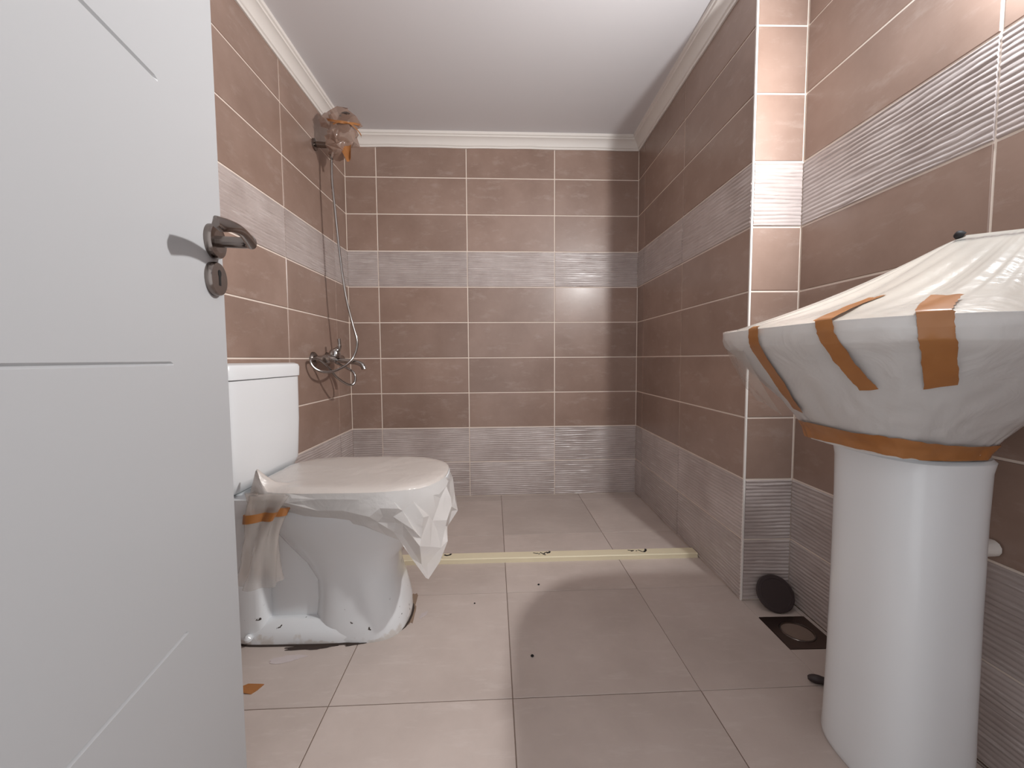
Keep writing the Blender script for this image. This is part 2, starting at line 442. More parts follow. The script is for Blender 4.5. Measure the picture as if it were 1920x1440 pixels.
cornice('trim_3', (XR, yb(XR)), (XR, DC), 'white moulded cornice along the top of the shower side of the right projection', 1, -1)
cornice('trim_4', (XR, DC), (XN, DC), 'white moulded cornice over the narrow end face of the right projection', -1, 1)
cornice('trim_5', (XN, DC), (XN, YF), 'white moulded cornice along the wall above the wash basin', 1, 1)
tag(MB().prism([(XR - .0012, DC - .0012), (XR + .0045, DC - .0012), (XR + .0045, DC + .0045), (XR - .0012, DC + .0045)], 0, 1.96).obj('trim_6', M['white_trim'], None, (XR, DC, 0)),
    'thin white corner strip on the outer edge of the right projection', 'corner strip', None, 'structure')

# ------------------------------------------------------------------ door
DE = Vector((-0.448, 0.68, 0)); dt = Vector((0.1755, -0.9845, 0)).normalized(); dn = Vector((0.9845, 0.1755, 0)).normalized()
def dp(s, o, z): v = DE + dt * s + dn * o; return (v.x, v.y, z)
DW = 0.735
door = empty('door_1', DE, 'white panelled door leaf standing open at the left edge of the picture', 'door', None, 'structure')
mb = MB()
gz = [0.436, 0.793, 1.142, 1.499]; gw = 0.0026; gd = 0.003; s0 = 0.150
zs = [0.008] + [z for g in gz for z in (g - gw, g, g + gw)] + [1.94]
ss = [0.0, s0 - 0.006, s0, DW]
idx = {}
for i, s in enumerate(ss):
    for j, z in enumerate(zs):
        deep = (z in gz) and i >= 2
        idx[i, j] = len(mb.v); mb.v.append(dp(s, -gd if deep else 0, z))
for i in range(len(ss) - 1):
    for j in range(len(zs) - 1):
        mb.f.append((idx[i, j], idx[i + 1, j], idx[i + 1, j + 1], idx[i, j + 1]))
nb = len(mb.v)
mb.v += [dp(0, -0.04, 0.008), dp(DW, -0.04, 0.008), dp(DW, -0.04, 1.94), dp(0, -0.04, 1.94)]
mb.f += [(nb, nb + 3, nb + 2, nb + 1)]
J = len(zs) - 1
mb.f += [tuple([nb] + [idx[0, j] for j in range(J + 1)] + [nb + 3]), tuple([nb + 1] + [idx[3, j] for j in range(J + 1)] + [nb + 2]),
         tuple([nb] + [idx[i, 0] for i in range(4)] + [nb + 1]), tuple([nb + 3] + [idx[i, J] for i in range(4)] + [nb + 2])]
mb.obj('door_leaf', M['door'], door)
HZ, HS = 0.978, 0.030
ros = MB().disc(dp(HS, 0, HZ), dn, [(0.026, 0), (0.026, 0.006), (0.0245, 0.0095), (0.017, 0.0105), (0.017, 0.0105)]).obj('handle_rosette', M['nickel'], door, dp(HS, 0, HZ), True)
# lever: neck out of the rosette, then a waved flat blade towards the hinge
mb = MB()
nk = smoothpath([dp(HS, 0.008, HZ), dp(HS, 0.030, HZ), dp(HS, 0.046, HZ), dp(HS + 0.006, 0.055, HZ), dp(HS + 0.018, 0.058, HZ)], 6)
mb.tube(nk, 0.0085, 14)
rings = []
for k in range(19):
    f = k / 18; s = HS + 0.010 + 0.108 * f
    zc = HZ - 0.002 + 0.0065 * math.sin(f * math.pi * 1.15 - 0.3) - 0.004 * f
    o = 0.058 + 0.004 * math.sin(f * math.pi)
    hw = (0.0080 + 0.0036 * f) * (1 if f < 0.93 else math.sqrt(max(0.05, 1 - ((f - 0.93) / 0.075) ** 2)))
    hw2 = 0.0075 - 0.0030 * f
    tw = 0.55 * math.sin(f * math.pi) + 0.35 * f
    r = []
    for q in range(16):
        a = 2 * math.pi * q / 16
        du, dv = math.copysign(abs(math.cos(a)) ** 0.8, math.cos(a)) * hw, math.sin(a) * hw2
        r.append(dp(s, o + dv * math.cos(tw) - du * math.sin(tw), zc + du * math.cos(tw) + dv * math.sin(tw)))
    rings.append(r)
mb.loft(rings)
mb.obj('door_handle', M['nickel'], door, dp(HS, 0, HZ), True)
kh = MB().disc(dp(HS + .003, 0, 0.921), dn, [(0.0255, 0), (0.0255, 0.007), (0.024, 0.0095), (0.002, 0.0095)]).obj('keyhole_plate', M['nickel'], door, dp(HS, 0, 0.921), True)
mb = MB(); c = HS + .003
mb.loft([[dp(c + x, o, 0.921 + z) for x, z in ((-.0028, -.010), (.0028, -.010), (.0028, .004), (.0045, .006), (.0045, .011), (.002, .0135), (-.002, .0135), (-.0045, .011), (-.0045, .006), (-.0028, .004))] for o in (0.0090, 0.0099)])
mb.obj('keyhole', M['black'], kh)

# ------------------------------------------------------------------ shower curb strip
A = Vector((-0.62, 1.556)); Bq = Vector((0.770, 1.582)); t = (Bq - A).normalized(); nn = Vector((-t.y, t.x)); W = 0.052; H = 0.019
curb = empty('shower_curb', (0.1, 1.59, 0), 'cream strip with black printed marks lying across the floor as shower threshold', 'curb')
rings = []
for k in range(29):
    p = A + (Bq - A) * (k / 28)
    wv = 0.0015 * mnoise.noise((k * .6, 2, 0))
    sec = [(0, 0), (0, H - .003), (.003, H), (W - .004, H), (W, H - .003), (W, 0)]
    rings.append([(p.x + nn.x * (d + wv), p.y + nn.y * (d + wv), z) for d, z in sec])
MB().loft(rings).obj('strip', M['curb'], curb)
def mark(cx, kind):
    p0 = A + t * ((cx - A.x) / t.x) + nn * 0.034
    def W3(a, b): v = p0 + t * a + nn * b; return (v.x, v.y)
    mb = MB()
    strokes = [[(-.036, .006), (-.026, .003), (-.018, -.004)], [(-.020, -.002), (-.010, -.010), (-.002, -.016)], [(.006, .004), (.016, -.003), (.028, .002), (.032, .011)], [(-.030, .010), (-.022, .004)]]
    if kind == 1: strokes = [[(-.034, .002), (-.022, -.003), (-.016, -.002)], [(-.006, .004), (.004, -.008), (.012, -.018)], [(.004, -.012), (.014, .002), (.022, .006)], [(.020, -.002), (.030, .002), (.033, .012)], [(-.014, -.008), (-.009, -.006)]]
    if kind == 2: strokes = [[(-.040, .006), (-.028, .001), (-.018, .002)], [(-.030, -.004), (-.022, -.001)], [(-.010, -.003), (-.006, -.001)], [(.002, .005), (.012, -.010), (.020, -.013)], [(.020, -.012), (.030, -.002), (.034, .012)]]
    for st in strokes:
        pts = [W3(*q) for q in st]
        for i in range(len(pts) - 1):
            a = Vector(pts[i]); b = Vector(pts[i + 1]); d = (b - a).normalized(); w = Vector((-d.y, d.x)) * (0.0024 + 0.0018 * (st[-1][1] > .01))
            a -= d * .001; b += d * .001
            mb.prism([tuple(a - w), tuple(b - w), tuple(b + w), tuple(a + w)], H - .0005, H + .0004)
    mb.obj('printed_mark', M['ink'], curb)
mark(-0.245, 0); mark(0.150, 1); mark(0.541, 2)

# ------------------------------------------------------------------ toilet
TX, TY = XL, 1.245
def rnd(xa, xb, hw, z, n=40, e=2.6, er=None, yc=TY):
    """rounded outline from xa to xb (distance from wall)"""
    cx = (xa + xb) / 2; a = (xb - xa) / 2; r = []
    for k in range(n):
        th = 2 * math.pi * k / n; c, s = math.cos(th), math.sin(th)
        ex = e if c >= 0 or er is None else er
        r.append((TX + cx + a * math.copysign(abs(c) ** (2 / ex), c), yc + hw * math.copysign(abs(s) ** (2 / ex), s), z))
    return r
toilet = empty('toilet', (TX + .35, TY, 0), 'white close-coupled toilet beside the door with its seat under plastic film', 'toilet')
mb = MB()
mb.loft([rnd(.300, .564, .124, 0, e=3), rnd(.298, .566, .126, .012, e=3), rnd(.300, .562, .122, .055, e=3), rnd(.305, .550, .116, .11, e=3), rnd(.300, .535, .112, .165, e=2.8), rnd(.265, .540, .114, .215),
         rnd(.215, .585, .135, .275), rnd(.175, .635, .163, .335), rnd(.15, .668, .178, .375), rnd(.145, .680, .183, .395), rnd(.148, .677, .181, .408)])
mb.loft([rnd(.17, .34, .082, .0, e=9), rnd(.17, .34, .082, .20, e=8), rnd(.06, .32, .085, .30, e=4), rnd(.04, .34, .12, .36, e=4), rnd(.02, .36, .15, .40, e=4)])
mb.loft([rnd(.09, .566, .127, 0, e=2.8, er=8), rnd(.09, .567, .128, .020, e=2.8, er=8), rnd(.10, .560, .122, .040, e=2.8, er=7), rnd(.12, .545, .100, .060, e=2.8, er=6)])
# ribs that close the trapway recess towards the wall
mb.loft([rnd(.09, .19, .122, .02, e=5), rnd(.09, .185, .12, .20, e=5), rnd(.06, .17, .14, .34, e=5), rnd(.02, .22, .16, .40, e=5)])
mb.loft([rnd(.012, .27, .165, .385, e=6), rnd(.005, .27, .172, .40, e=6), rnd(.005, .27, .172, .43, e=6)])
mb.obj('bowl', M['ceramic_used'], toilet, (TX + .35, TY, 0), True)
mb = MB()
tk = lambda x0, x1, hw, z: rnd(x0, x1, hw, z, 64, 14)
mb.loft([tk(.03, .13, .150, .432), tk(.012, .146, .166, .442), tk(.004, .157, .176, .470), tk(.002, .162, .182, .60), tk(.002, .163, .183, .742)])
mb.obj('tank', M['ceramic'], toilet, None, True)
mb = MB()
mb.loft([tk(.002, .162, .181, .7435), tk(.002, .166, .187, .7455), tk(.002, .167, .188, .775), tk(.003, .164, .185, .7835), tk(.008, .155, .176, .788)])
mb.obj('tank_lid', M['ceramic'], toilet, None, True)
mb = MB(); mb.loft([rnd(.175, .683, .183, .409, e=2.7, er=4), rnd(.172, .688, .187, .414, e=2.7, er=4), rnd(.172, .688, .187, .424, e=2.7, er=4), rnd(.176, .684, .183, .430, e=2.7, er=4)])
mb.obj('seat', M['ceramic'], toilet, None, True)
mb = MB(); mb.loft([rnd(.172, .686, .185, .4305, e=2.7, er=4), rnd(.168, .690, .189, .434, e=2.7, er=4), rnd(.168, .690, .189, .446, e=2.7, er=4), rnd(.178, .680, .179, .454, e=2.7, er=4), rnd(.26, .60, .11, .457, e=2.7, er=4)])
mb.obj('seat_lid', M['ceramic'], toilet, None, True)
for sy in (-1, 1):
    MB().disc((TX + .185, TY + sy * .075, .430), (0, 0, 1), [(.013, 0), (.013, .02), (.010, .026)], 16).obj('seat_hinge', M['chrome'], toilet, None, True)
MB().disc((TX + .145, TY - .128, .022), (0, -.5, 1), [(.011, 0), (.010, .008), (.004, .013)], 14).obj('floor_bolt_cap', M['ceramic'], toilet, None, True)

mb = MB(); mb.loft([rnd(.086, .572, .131, .0002, e=2.8, er=8), rnd(.086, .572, .131, .0022, e=2.8, er=8), rnd(.092, .564, .126, .0045, e=2.8, er=8)], False, False)
mb.obj('sealant_bead', M['stain'], toilet, None, True)

# film over the seat
def interp(tab, x):
    for (a, va), (b, vb) in zip(tab, tab[1:]):
        if a <= x <= b:
            f = (x - a) / (b - a); f = f * f * (3 - 2 * f) if len(tab) < 4 else f
            return va + (vb - va) * f
    return tab[-1][1]
HEM = [(-180, .405), (-160, .36), (-150, .33), (-142, .385), (-128, .400), (-112, .390), (-100, .378), (-88, .362), (-74, .338), (-64, .315), (-56, .30), (-48, .215), (-41, .205), (-34, .235), (-22, .29), (-10, .31), (0, .325), (15, .35), (40, .37), (90, .38), (150, .40), (180, .405)]
FLR = [(-180, .006), (-150, .02), (-130, .012), (-90, .014), (-60, .018), (-45, .022), (-30, .026), (-12, .022), (0, .016), (40, .010), (90, .015), (180, .006)]
def lid_pt(th):
    e = 2.7; c, s = math.cos(th), math.sin(th); ex = e if c >= 0 else 4
    return .424 + .259 * math.copysign(abs(c) ** (2 / ex), c), .192 * math.copysign(abs(s) ** (2 / ex), s)
def seat_film(th, tt):
    deg = math.degrees(th)
    while deg > 180: deg -= 360
    while deg < -180: deg += 360
    X, Y = lid_pt(th)
    hem, fl = interp(HEM, deg), interp(FLR, deg)
    d = Vector((X - .429, Y)); nrm = Vector((d.x / .264 ** 2, d.y / .19 ** 2)).normalized()
    if tt <= 1:
        px, py = .429 + (X - .429) * tt, Y * tt
        z = .4625 + .058 * math.exp(-((deg + 131) / 7) ** 2) * max(0, (tt - .8) / .2) ** 1.5 + .0022 * mnoise.noise((px * 9, py * 9, 3)) + .0014 * mnoise.noise((px * 26, py * 26, 8)) - .006 * max(0, (tt - .86) / .14) ** 2
    else:
        f = tt - 1
        z = .4565 + .058 * math.exp(-((deg + 131) / 7) ** 2) * max(0, 1 - f * 1.6) + (hem - .4565) * f + .010 * mnoise.noise((deg * .12, f * 2.0, 5)) * f
        w = .5 * mnoise.noise((deg * .055, f * 1.4, 1)) + .7 * mnoise.noise((deg * .11 + f * 2.0, f * 1.2, 7)) + .35 * abs(mnoise.noise((deg * .23 - f * 3, f * 2.2, 2)))
        out = .003 + fl * math.sin(min(1, f * 1.25) * math.pi / 2) + .020 * w * min(1, f * 2.5) * (.5 + fl * 16)
        if f > 0: out = max(out, .002)
        # below the rim the film swings in towards the bowl on the near side
        if -128 < deg < -56: out -= .05 * f * f
        px, py = X + nrm.x * out, Y + nrm.y * out
    px = max(px, .17 if tt <= 1.0 else .168)
    return (TX + px, TY + py, z)
cover = empty('toilet_cover', (TX + .43, TY, .457), 'crumpled white plastic film draped over the toilet seat', 'plastic film')
NT = 180; mb = MB()
ts = [0.02, .2, .4, .6, .75, .86, .93, .975, 1.0, 1.03]
mb.loft([[seat_film(2 * math.pi * k / NT, q) for k in range(NT)] for q in ts], True, False)
mb.obj('film_sheet', M['film_seat'], cover, None, 'all')
# hanging, crumpled edge: coarse jittered facets
rs = random.Random(23); NC = 46; NR = 6; mb = MB(); grid = []
for j in range(NR + 1):
    row = []
    for k in range(NC):
        f = j / NR
        jt = rs.uniform(-.38, .38) if 0 < j else 0; jf = rs.uniform(-.045, .045) if 0 < j < NR else 0
        if j == NR: jf = rs.uniform(-.05, 0)
        th = 2 * math.pi * (k + jt) / NC
        v = Vector(seat_film(th, 1.025 + .975 * max(0, f + jf)))
        o = Vector((v.x - (TX + .429), v.y - TY, 0)).normalized()
        deg = math.degrees(th); deg = deg - 360 if deg > 180 else deg
        amp = (.004 + .015 * max(0, 1 - abs(deg + 35) / 70)) * min(1, f * 2.2)
        v += o * rs.uniform(-.4, 1) * amp
        v.x = max(v.x, TX + .168)
        row.append(v)
    grid.append(row)
vs = [v for r in grid for v in r]; fs = []
for j in range(NR):
    for k in range(NC):
        q = (k + 1) % NC; a_, b_, c_, d_ = j * NC + k, j * NC + q, (j + 1) * NC + q, (j + 1) * NC + k
        fs += [(a_, b_, c_), (a_, c_, d_)] if (j + k) % 2 else [(a_, b_, d_), (b_, c_, d_)]
mb.add(vs, fs)
sk = mb.obj('film_skirt', M['film'], cover, None, False)
sk.data.polygons.foreach_set('use_smooth', [True] * len(sk.data.polygons)); sk.data.set_sharp_from_angle(angle=math.radians(16))
# gathered tail of film hanging by the hinge, bound with tape
def tail(f, a):
    z = .452 + (.215 - .452) * f
    w = .060 - .026 * math.sin(min(1, f * 2.2) * math.pi / 2) + .030 * max(0, f - .45)
    cx = TX + .262 - .055 * f + .012 * f * f; cy = TY - .186 - .012 * math.sin(f * 3)
    rr = 1 + .34 * mnoise.noise((math.cos(a) * 1.6, math.sin(a) * 1.6, f * 2)) + .22 * math.sin(a * 5 + f * 4)
    return (cx + w * rr * math.cos(a), cy + .022 * rr * math.sin(a) * (1 + .5 * f), z)
mb = MB(); mb.loft([[tail(k / 22, 2 * math.pi * q / 48) for q in range(48)] for k in range(23)], True, False)
mb.obj('film_tail', M['film_clear'], cover, None, 'all')
mb = MB(); rg = []
for k in range(5):
    f = .17 + .09 * k / 4; r = []
    for q in range(40):
        a = 2 * math.pi * q / 40; v = Vector(tail(f, a)); c = Vector((TX + .262 - .055 * f, TY - .186, v.z)); dlt = (v - c); r.append(c + dlt * 1.09 + Vector((0, 0, .006 * math.cos(a))))
    rg.append(r)
mb.loft(rg, False, False); mb.obj('tape', M['tape'], cover, None, 'all')

# ------------------------------------------------------------------ wash basin and pedestal
BX, BY = 0.732, 0.755
def bout(th, k=1.0):
    c, s = math.cos(th), math.sin(th)          # c>0 : towards the room
    ex = 3.1
    a = .250 if c > 0 else .188
    return BX - k * a * math.copysign(abs(c) ** (2 / ex), c), BY + k * .276 * math.copysign(abs(s) ** (2 / ex), s)
PROF = [(.853, 1.0), (.834, 1.0), (.817, .975), (.80, .915), (.77, .82), (.74, .72), (.71, .62), (.685, .545), (.665, .49), (.648, .45), (.630, .425)]
basin = empty('wash_basin', (BX, BY, .60), 'white ceramic wash basin hidden under taped plastic film', 'basin')
mb = MB(); nb = 64
def bring(z, k, d=0): return [(*bout(2 * math.pi * i / nb, k), z) for i in range(nb)]
mb.loft([bring(.6255, .37), bring(.645, .40), bring(.665, .455), bring(.70, .57), bring(.74, .69), bring(.77, .79), bring(.80, .885), bring(.818, .945), bring(.834, .965), bring(.844, .965), bring(.846, .95),
         bring(.843, .90), bring(.82, .82), bring(.77, .62), bring(.745, .35), bring(.742, .08)])
mb.obj('bowl', M['ceramic'], basin, None, True)
MB().disc((BX, BY, .743), (0, 0, 1), [(.020, 0), (.020, .002), (.006, .001)], 20).obj('drain_ring', M['chrome'], basin, None, True)
tap = empty('basin_tap', (.875, .735, .86), 'basin tap whose dark tip pokes out at the peak of the plastic film', 'tap')
mb = MB(); mb.disc((.872, .72, .858), (0, 0, 1), [(.026, 0), (.024, .008), (.020, .03), (.019, .10), (.021, .118), (.015, .128)], 22)
mb.tube(smoothpath([(.870, .72, .90), (.82, .72, .925), (.78, .72, .925), (.765, .72, .91)], 5), .011, 12); mb.obj('tap_body', M['chrome'], tap, None, True)
MB().tube(smoothpath([(.870, .72, .975), (.855, .722, .985), (.838, .725, .992)], 5), [.011] * 6 + [.007] * 5, 12).obj('tap_lever', M['chrome'], tap, None, True)
MB().disc((.8205, .7375, 1.0135), (-.6, .5, .5), [(.007, -.006), (.008, 0), (.006, .005), (.003, .007)], 14).obj('lever_cap', M['ink'], tap, None, True)

ped = empty('basin_pedestal', (.75, .745, 0), 'white ceramic pedestal standing on the floor under the wrapped wash basin', 'pedestal')
def pring(z, k, dx=0):
    r = []; n = 56
    for i in range(n):
        a = 2 * math.pi * i / n; c, s = math.cos(a), math.sin(a); ex = 2.9
        r.append((.752 - dx - k * .088 * math.copysign(abs(c) ** (2 / ex), c), .745 + k * .104 * math.copysign(abs(s) ** (2 / ex), s), z))
    return r
mb = MB(); mb.loft([pring(0, .99), pring(.004, 1.02), pring(.015, 1.035), pring(.05, 1.02), pring(.15, 1.0), pring(.35, .985), pring(.52, .985), pring(.60, 1.0), pring(.619, 1.03), pring(.6245, .98)])
mb.obj('column', M['ceramic'], ped, None, True)
MB().tube(smoothpath([(.80, .745, .50), (.81, .745, .455), (.84, .745, .435), (.90, .745, .432), (.929, .745, .432)], 6), .016, 12).obj('waste_pipe', M['white_trim'], ped, None, True)

# plastic film around the basin
RIDGE = [Vector((.826, .735, 1.016)), Vector((.838, .615, .997))]
def wrap(th, tt, off=0.0):
    """tt 0..1 ridge to rim, 1..2 rim to collar"""
    deg = math.degrees(th)
    x, y = bout(th, 1.0)
    if tt <= 1:
        f = max(0, min(1, (RIDGE[0].y - (BY + (y - BY) * .5)) / (RIDGE[0].y - RIDGE[1].y)))
        a = RIDGE[0].lerp(RIDGE[1], f)
        rim = Vector((x, y, .854))
        p = a.lerp(rim, tt)
        sag = .020 * math.sin(math.pi * tt) ** 1.2
        fold = .012 * abs(mnoise.noise((deg * .10, tt * .25, 12))) * math.sin(math.pi * tt) - .004 + .010 * mnoise.noise((deg * .06, tt * .8, 2)) * math.sin(math.pi * min(1, tt * 1.1)) + .003 * mnoise.noise((deg * .2, tt * 3, 9)) * tt * (1 - tt)
        wr = .0035 * mnoise.noise((deg * .22, tt * 4, 4)) * max(0, tt - .7) * (1 - tt) * 22
        p.z += -sag + fold + wr * .6 + off
        return p
    f = (tt - 1) * (len(PROF) - 1); i = min(int(f), len(PROF) - 2); g = f - i
    z = PROF[i][0] + (PROF[i + 1][0] - PROF[i][0]) * g; k = PROF[i][1] + (PROF[i + 1][1] - PROF[i][1]) * g
    w = .35 * mnoise.noise((deg * .07, tt * 4, 6)) + .45 * mnoise.noise((deg * .028 + tt * 2.2, tt * 3, 11)) + .2 * mnoise.noise((deg * .16, tt * 9, 3))
    k += .042 * w * min(1, (tt - 1) * 5 + .25)
    x, y = bout(th, k); nx, ny = bout(th, k + .02); d = Vector((nx - x, ny - y, 0))
    p = Vector((x, y, z)) + d.normalized() * (.003 + off)
    p.x = min(p.x, XN - .002)
    return p
if True:
    bc = empty('basin_cover', (BX, BY, .87), 'milky plastic film tented over the wash basin and held with brown tape', 'plastic film')
    NB = 240; mb = MB()
    tsb = [0, .08, .16, .25, .35, .45, .55, .65, .74, .82, .89, .94, .98, 1.0] + [1 + k / 60 for k in range(1, 61)]
    def wcl(v): v = Vector(v); v.x = min(v.x, XN - .002); return v
    mb.loft([[wcl(wrap(2 * math.pi * k / NB, q)) for k in range(NB)] for q in tsb[:14]], True, False)
    mb.obj('film_tent', M['film_top'], bc, None, 'all')
    mb = MB(); mb.loft([[wcl(wrap(2 * math.pi * k / NB, q)) for k in range(NB)] for q in tsb[13:]], False, False)
    mb.obj('film_skirt', M['film'], bc, None, 'all')
    # loose flap on the far front corner
    mb = MB(); R_ = []
    for j in range(10):
        g = j / 9; r = []
        for k in range(29):
            h = k / 28; th = math.radians(84 - 74 * h)
            drop = (.050 + .125 * h ** .8) * g
            kk = 1.012 + .035 * math.sin(g * 2.6) * (1 - h) - .33 * (g ** 1.3) * h + .018 * mnoise.noise((h * 7, g * 2.5, 4)) * g
            x, y = bout(th, kk)
            r.append((x, y, .853 - drop + .006 * mnoise.noise((h * 9, g, 9)) * g))
        R_.append(r)
    mb.loft(R_, False, False, False); mb.obj('film_flap', M['film_clear'], bc, None, 'all')
    def strip(name, path, w, n=64, jag=.0015):
        """path: list of (theta deg, tt) centreline points, laid on the film"""
        pts = []
        tot = len(path) - 1
        for k in range(n + 1):
            f = k / n * tot; i = min(int(f), tot - 1); g = f - i
            pts.append((path[i][0] + (path[i + 1][0] - path[i][0]) * g, path[i][1] + (path[i + 1][1] - path[i][1]) * g))
        P3 = [wrap(math.radians(a), b, .0055) for a, b in pts]
        mb = MB(); rows_ = []
        for k in range(n + 1):
            tg = (P3[min(k + 1, n)] - P3[max(k - 1, 0)]).normalized()
            a, b = pts[k]
            e = .5
            da = wrap(math.radians(a + e), b) - wrap(math.radians(a - e), b); db = wrap(math.radians(a), min(2, b + .01)) - wrap(math.radians(a), b - .01)
            nr = da.cross(db).normalized(); sd = tg.cross(nr).normalized()
            row = []
            for q in range(9):
                u = (q / 8 - .5) * w * (1 + jag / w * 2 * mnoise.noise((k * .4, q * .5, len(path))))
                tgt = P3[k] + sd * u
                # solve back on to the film
                aa, bb = a, b
                for it in range(4):
                    cur = wrap(math.radians(aa), bb, .0018); err = tgt - cur
                    ja = (wrap(math.radians(aa + .3), bb, .0018) - wrap(math.radians(aa - .3), bb, .0018)) / .6
                    jb = (wrap(math.radians(aa), bb + .004, .0018) - wrap(math.radians(aa), bb - .004, .0018)) / .008
                    A11, A12, A22 = ja.dot(ja), ja.dot(jb), jb.dot(jb); b1, b2 = ja.dot(err), jb.dot(err)
                    de = A11 * A22 - A12 * A12
                    if abs(de) < 1e-14: break
                    aa += max(-4, min(4, (b1 * A22 - b2 * A12) / de)); bb += max(-.05, min(.05, (A11 * b2 - A12 * b1) / de))
                    bb = max(.3, min(2, bb))
                row.append(wcl(wrap(math.radians(aa), bb, .0055)))
            rows_.append(row)
        mb.loft(rows_, False, False, False)
        return mb.obj(name, M['tape'], bc, None, 'all')
    TAPES = [([(1, 1.0), (1, 1.2), (2.5, 1.37), (3.5, 1.46), (5, 1.54), (7, 1.62), (9, 1.69)], .030),
             ([(-13, .63), (-13, .76), (-17, .92), (-19, 1.02), (-20, 1.16), (-23, 1.33), (-27, 1.42), (-31, 1.49)], .027),
             ([(-46, .74), (-49, .88), (-52, 1.01), (-53, 1.18), (-56, 1.34), (-60, 1.46)], .034),
             ([(30, 1.90), (10, 1.89), (-8, 1.885), (-35, 1.89), (-62, 1.91), (-90, 1.95), (-112, 1.96), (-130, 1.96)], .036)]
    for pth, w in TAPES: strip('tape', pth, w)

# ------------------------------------------------------------------ floor drain and its lid
dr = empty('floor_drain', (.848, 1.132, 0), 'square dark metal floor drain with round hole by the right wall', 'drain')
mb = MB(); n = 32; cx, cy = .848, 1.132
sq = []
for k in range(n):
    a = 2 * math.pi * k / n; c, s = math.cos(a), math.sin(a); q = max(abs(c), abs(s)); sq.append((cx + .0695 * c / q, cy + .0695 * s / q))
def circ(r, z): return [(cx + r * math.cos(2 * math.pi * k / n), cy + r * math.sin(2 * math.pi * k / n), z) for k in range(n)]
mb.loft([[(x, y, -.006) for x, y in sq], [(x, y, .0012) for x, y in sq], circ(.046, .0012), circ(.043, -.003), circ(.040, -.004), circ(.038, -.045)], False, False)
mb.obj('drain_plate', M['steel'], dr, None, True)
MB().disc((cx, cy, -.046), (0, 0, 1), [(.0378, 0), (.0378, .004), (.03, .006)], n).obj('drain_pit', M['black'], dr)
mb = MB(); mb.loft([circ(.0455, .0010), circ(.0448, .0028), circ(.0418, .0030), circ(.0405, -.004)], False, False); mb.obj('drain_collar', M['nickel'], dr, None, True)
ax = Vector((-.10, -.80, .55)).normalized()
lid = tag(MB().disc((.858, 1.247, .0475), ax, [(.052, -.004), (.0555, -.003), (.0555, .002), (.053, .0045), (.044, .005), (.043, .0038)], 36).obj('drain_lid', M['dark_plastic'], None, (.858, 1.247, 0), True),
    'dark round drain lid leaning against the ridged tiles behind the floor drain', 'lid')

# ------------------------------------------------------------------ shower mixer, hose, hand shower
SX = XL
mixer = empty('shower_mixer', (SX, 1.96, .80), 'chrome wall mixer with lever and spout on the left shower wall', 'mixer tap')
for y in (1.885, 2.035):
    MB().disc((SX, y, .80), (1, 0, 0), [(.034, 0), (.033, .006), (.022, .016), (.016, .018)], 24).obj('wall_flange', M['nickel'], mixer, None, True)
mb = MB()
for y in (1.885, 2.035): mb.tube([(SX + .014, y, .80), (SX + .055, y, .80)], .016, 16)
mb.tube([(SX + .062, 1.865, .80), (SX + .062, 1.875, .80), (SX + .062, 2.045, .80), (SX + .062, 2.055, .80)], [.017, .021, .021, .017], 20)
mb.disc((SX + .066, 1.96, .81), (.15, 0, 1), [(.026, 0), (.026, .022), (.020, .032)], 20)
mb.obj('mixer_body', M['chrome'], mixer, None, True)
MB().tube(smoothpath([(SX + .070, 1.958, .838), (SX + .086, 1.955, .846), (SX + .094, 1.952, .862), (SX + .093, 1.95, .895)], 6), [.014] * 7 + [.0105] * 6 + [.0085] * 6, 12).obj('mixer_lever', M['chrome'], mixer, None, True)
MB().tube(smoothpath([(SX + .07, 1.96, .795), (SX + .12, 1.962, .79), (SX + .165, 1.963, .784), (SX + .192, 1.963, .772), (SX + .202, 1.963, .752)], 6), .012, 14).obj('mixer_spout', M['chrome'], mixer, None, True)
# hand shower bracket
br = empty('shower_bracket', (SX, 1.97, 1.78), 'dark wall bracket holding the wrapped hand shower high on the left wall', 'bracket')
MB().disc((SX, 1.97, 1.782), (1, 0, 0), [(.026, 0), (.025, .008), (.014, .012)], 20).obj('bracket_flange', M['nickel'], br, None, True)
mb = MB(); mb.tube([(SX + .008, 1.97, 1.782), (SX + .075, 1.965, 1.776)], .013, 16); mb.disc((SX + .088, 1.96, 1.752), (.28, 0, 1), [(.012, 0), (.017, .0), (.019, .045), (.014, .045)], 18)
mb.obj('bracket_arm', M['nickel'], br, None, True)
hs = empty('hand_shower', (SX + .09, 1.96, 1.76), 'hand shower head parked in the bracket under a clump of film', 'shower head')
MB().tube(smoothpath([(SX + .082, 1.96, 1.715), (SX + .094, 1.96, 1.765), (SX + .108, 1.955, 1.82), (SX + .135, 1.948, 1.865)], 6), [.010] * 6 + [.013] * 13, 14).obj('handle', M['chrome'], hs, None, True)
MB().disc((SX + .150, 1.945, 1.868), (.78, -.1, -.55), [(.020, -.022), (.040, -.008), (.045, 0), (.045, .008), (.040, .011)], 26).obj('spray_head', M['nickel'], hs, None, True)
hose = smoothpath([(SX + .082, 1.96, 1.715), (SX + .081, 1.958, 1.62), (SX + .090, 1.956, 1.50), (SX + .106, 1.955, 1.30), (SX + .128, 1.955, 1.10), (SX + .155, 1.955, .97),
                   (SX + .176, 1.954, .88), (SX + .165, 1.945, .82), (SX + .14, 1.915, .775), (SX + .105, 1.86, .747), (SX + .070, 1.82, .745), (SX + .040, 1.80, .765), (SX + .028, 1.80, .795), (SX + .045, 1.83, .800), (SX + .075, 1.86, .765),
                   (SX + .10, 1.90, .715), (SX + .135, 1.945, .680), (SX + .155, 1.965, .690), (SX + .150, 1.97, .735), (SX + .09, 1.97, .772), (SX + .066, 1.965, .785)], 7)
hz = MB(); rr = []
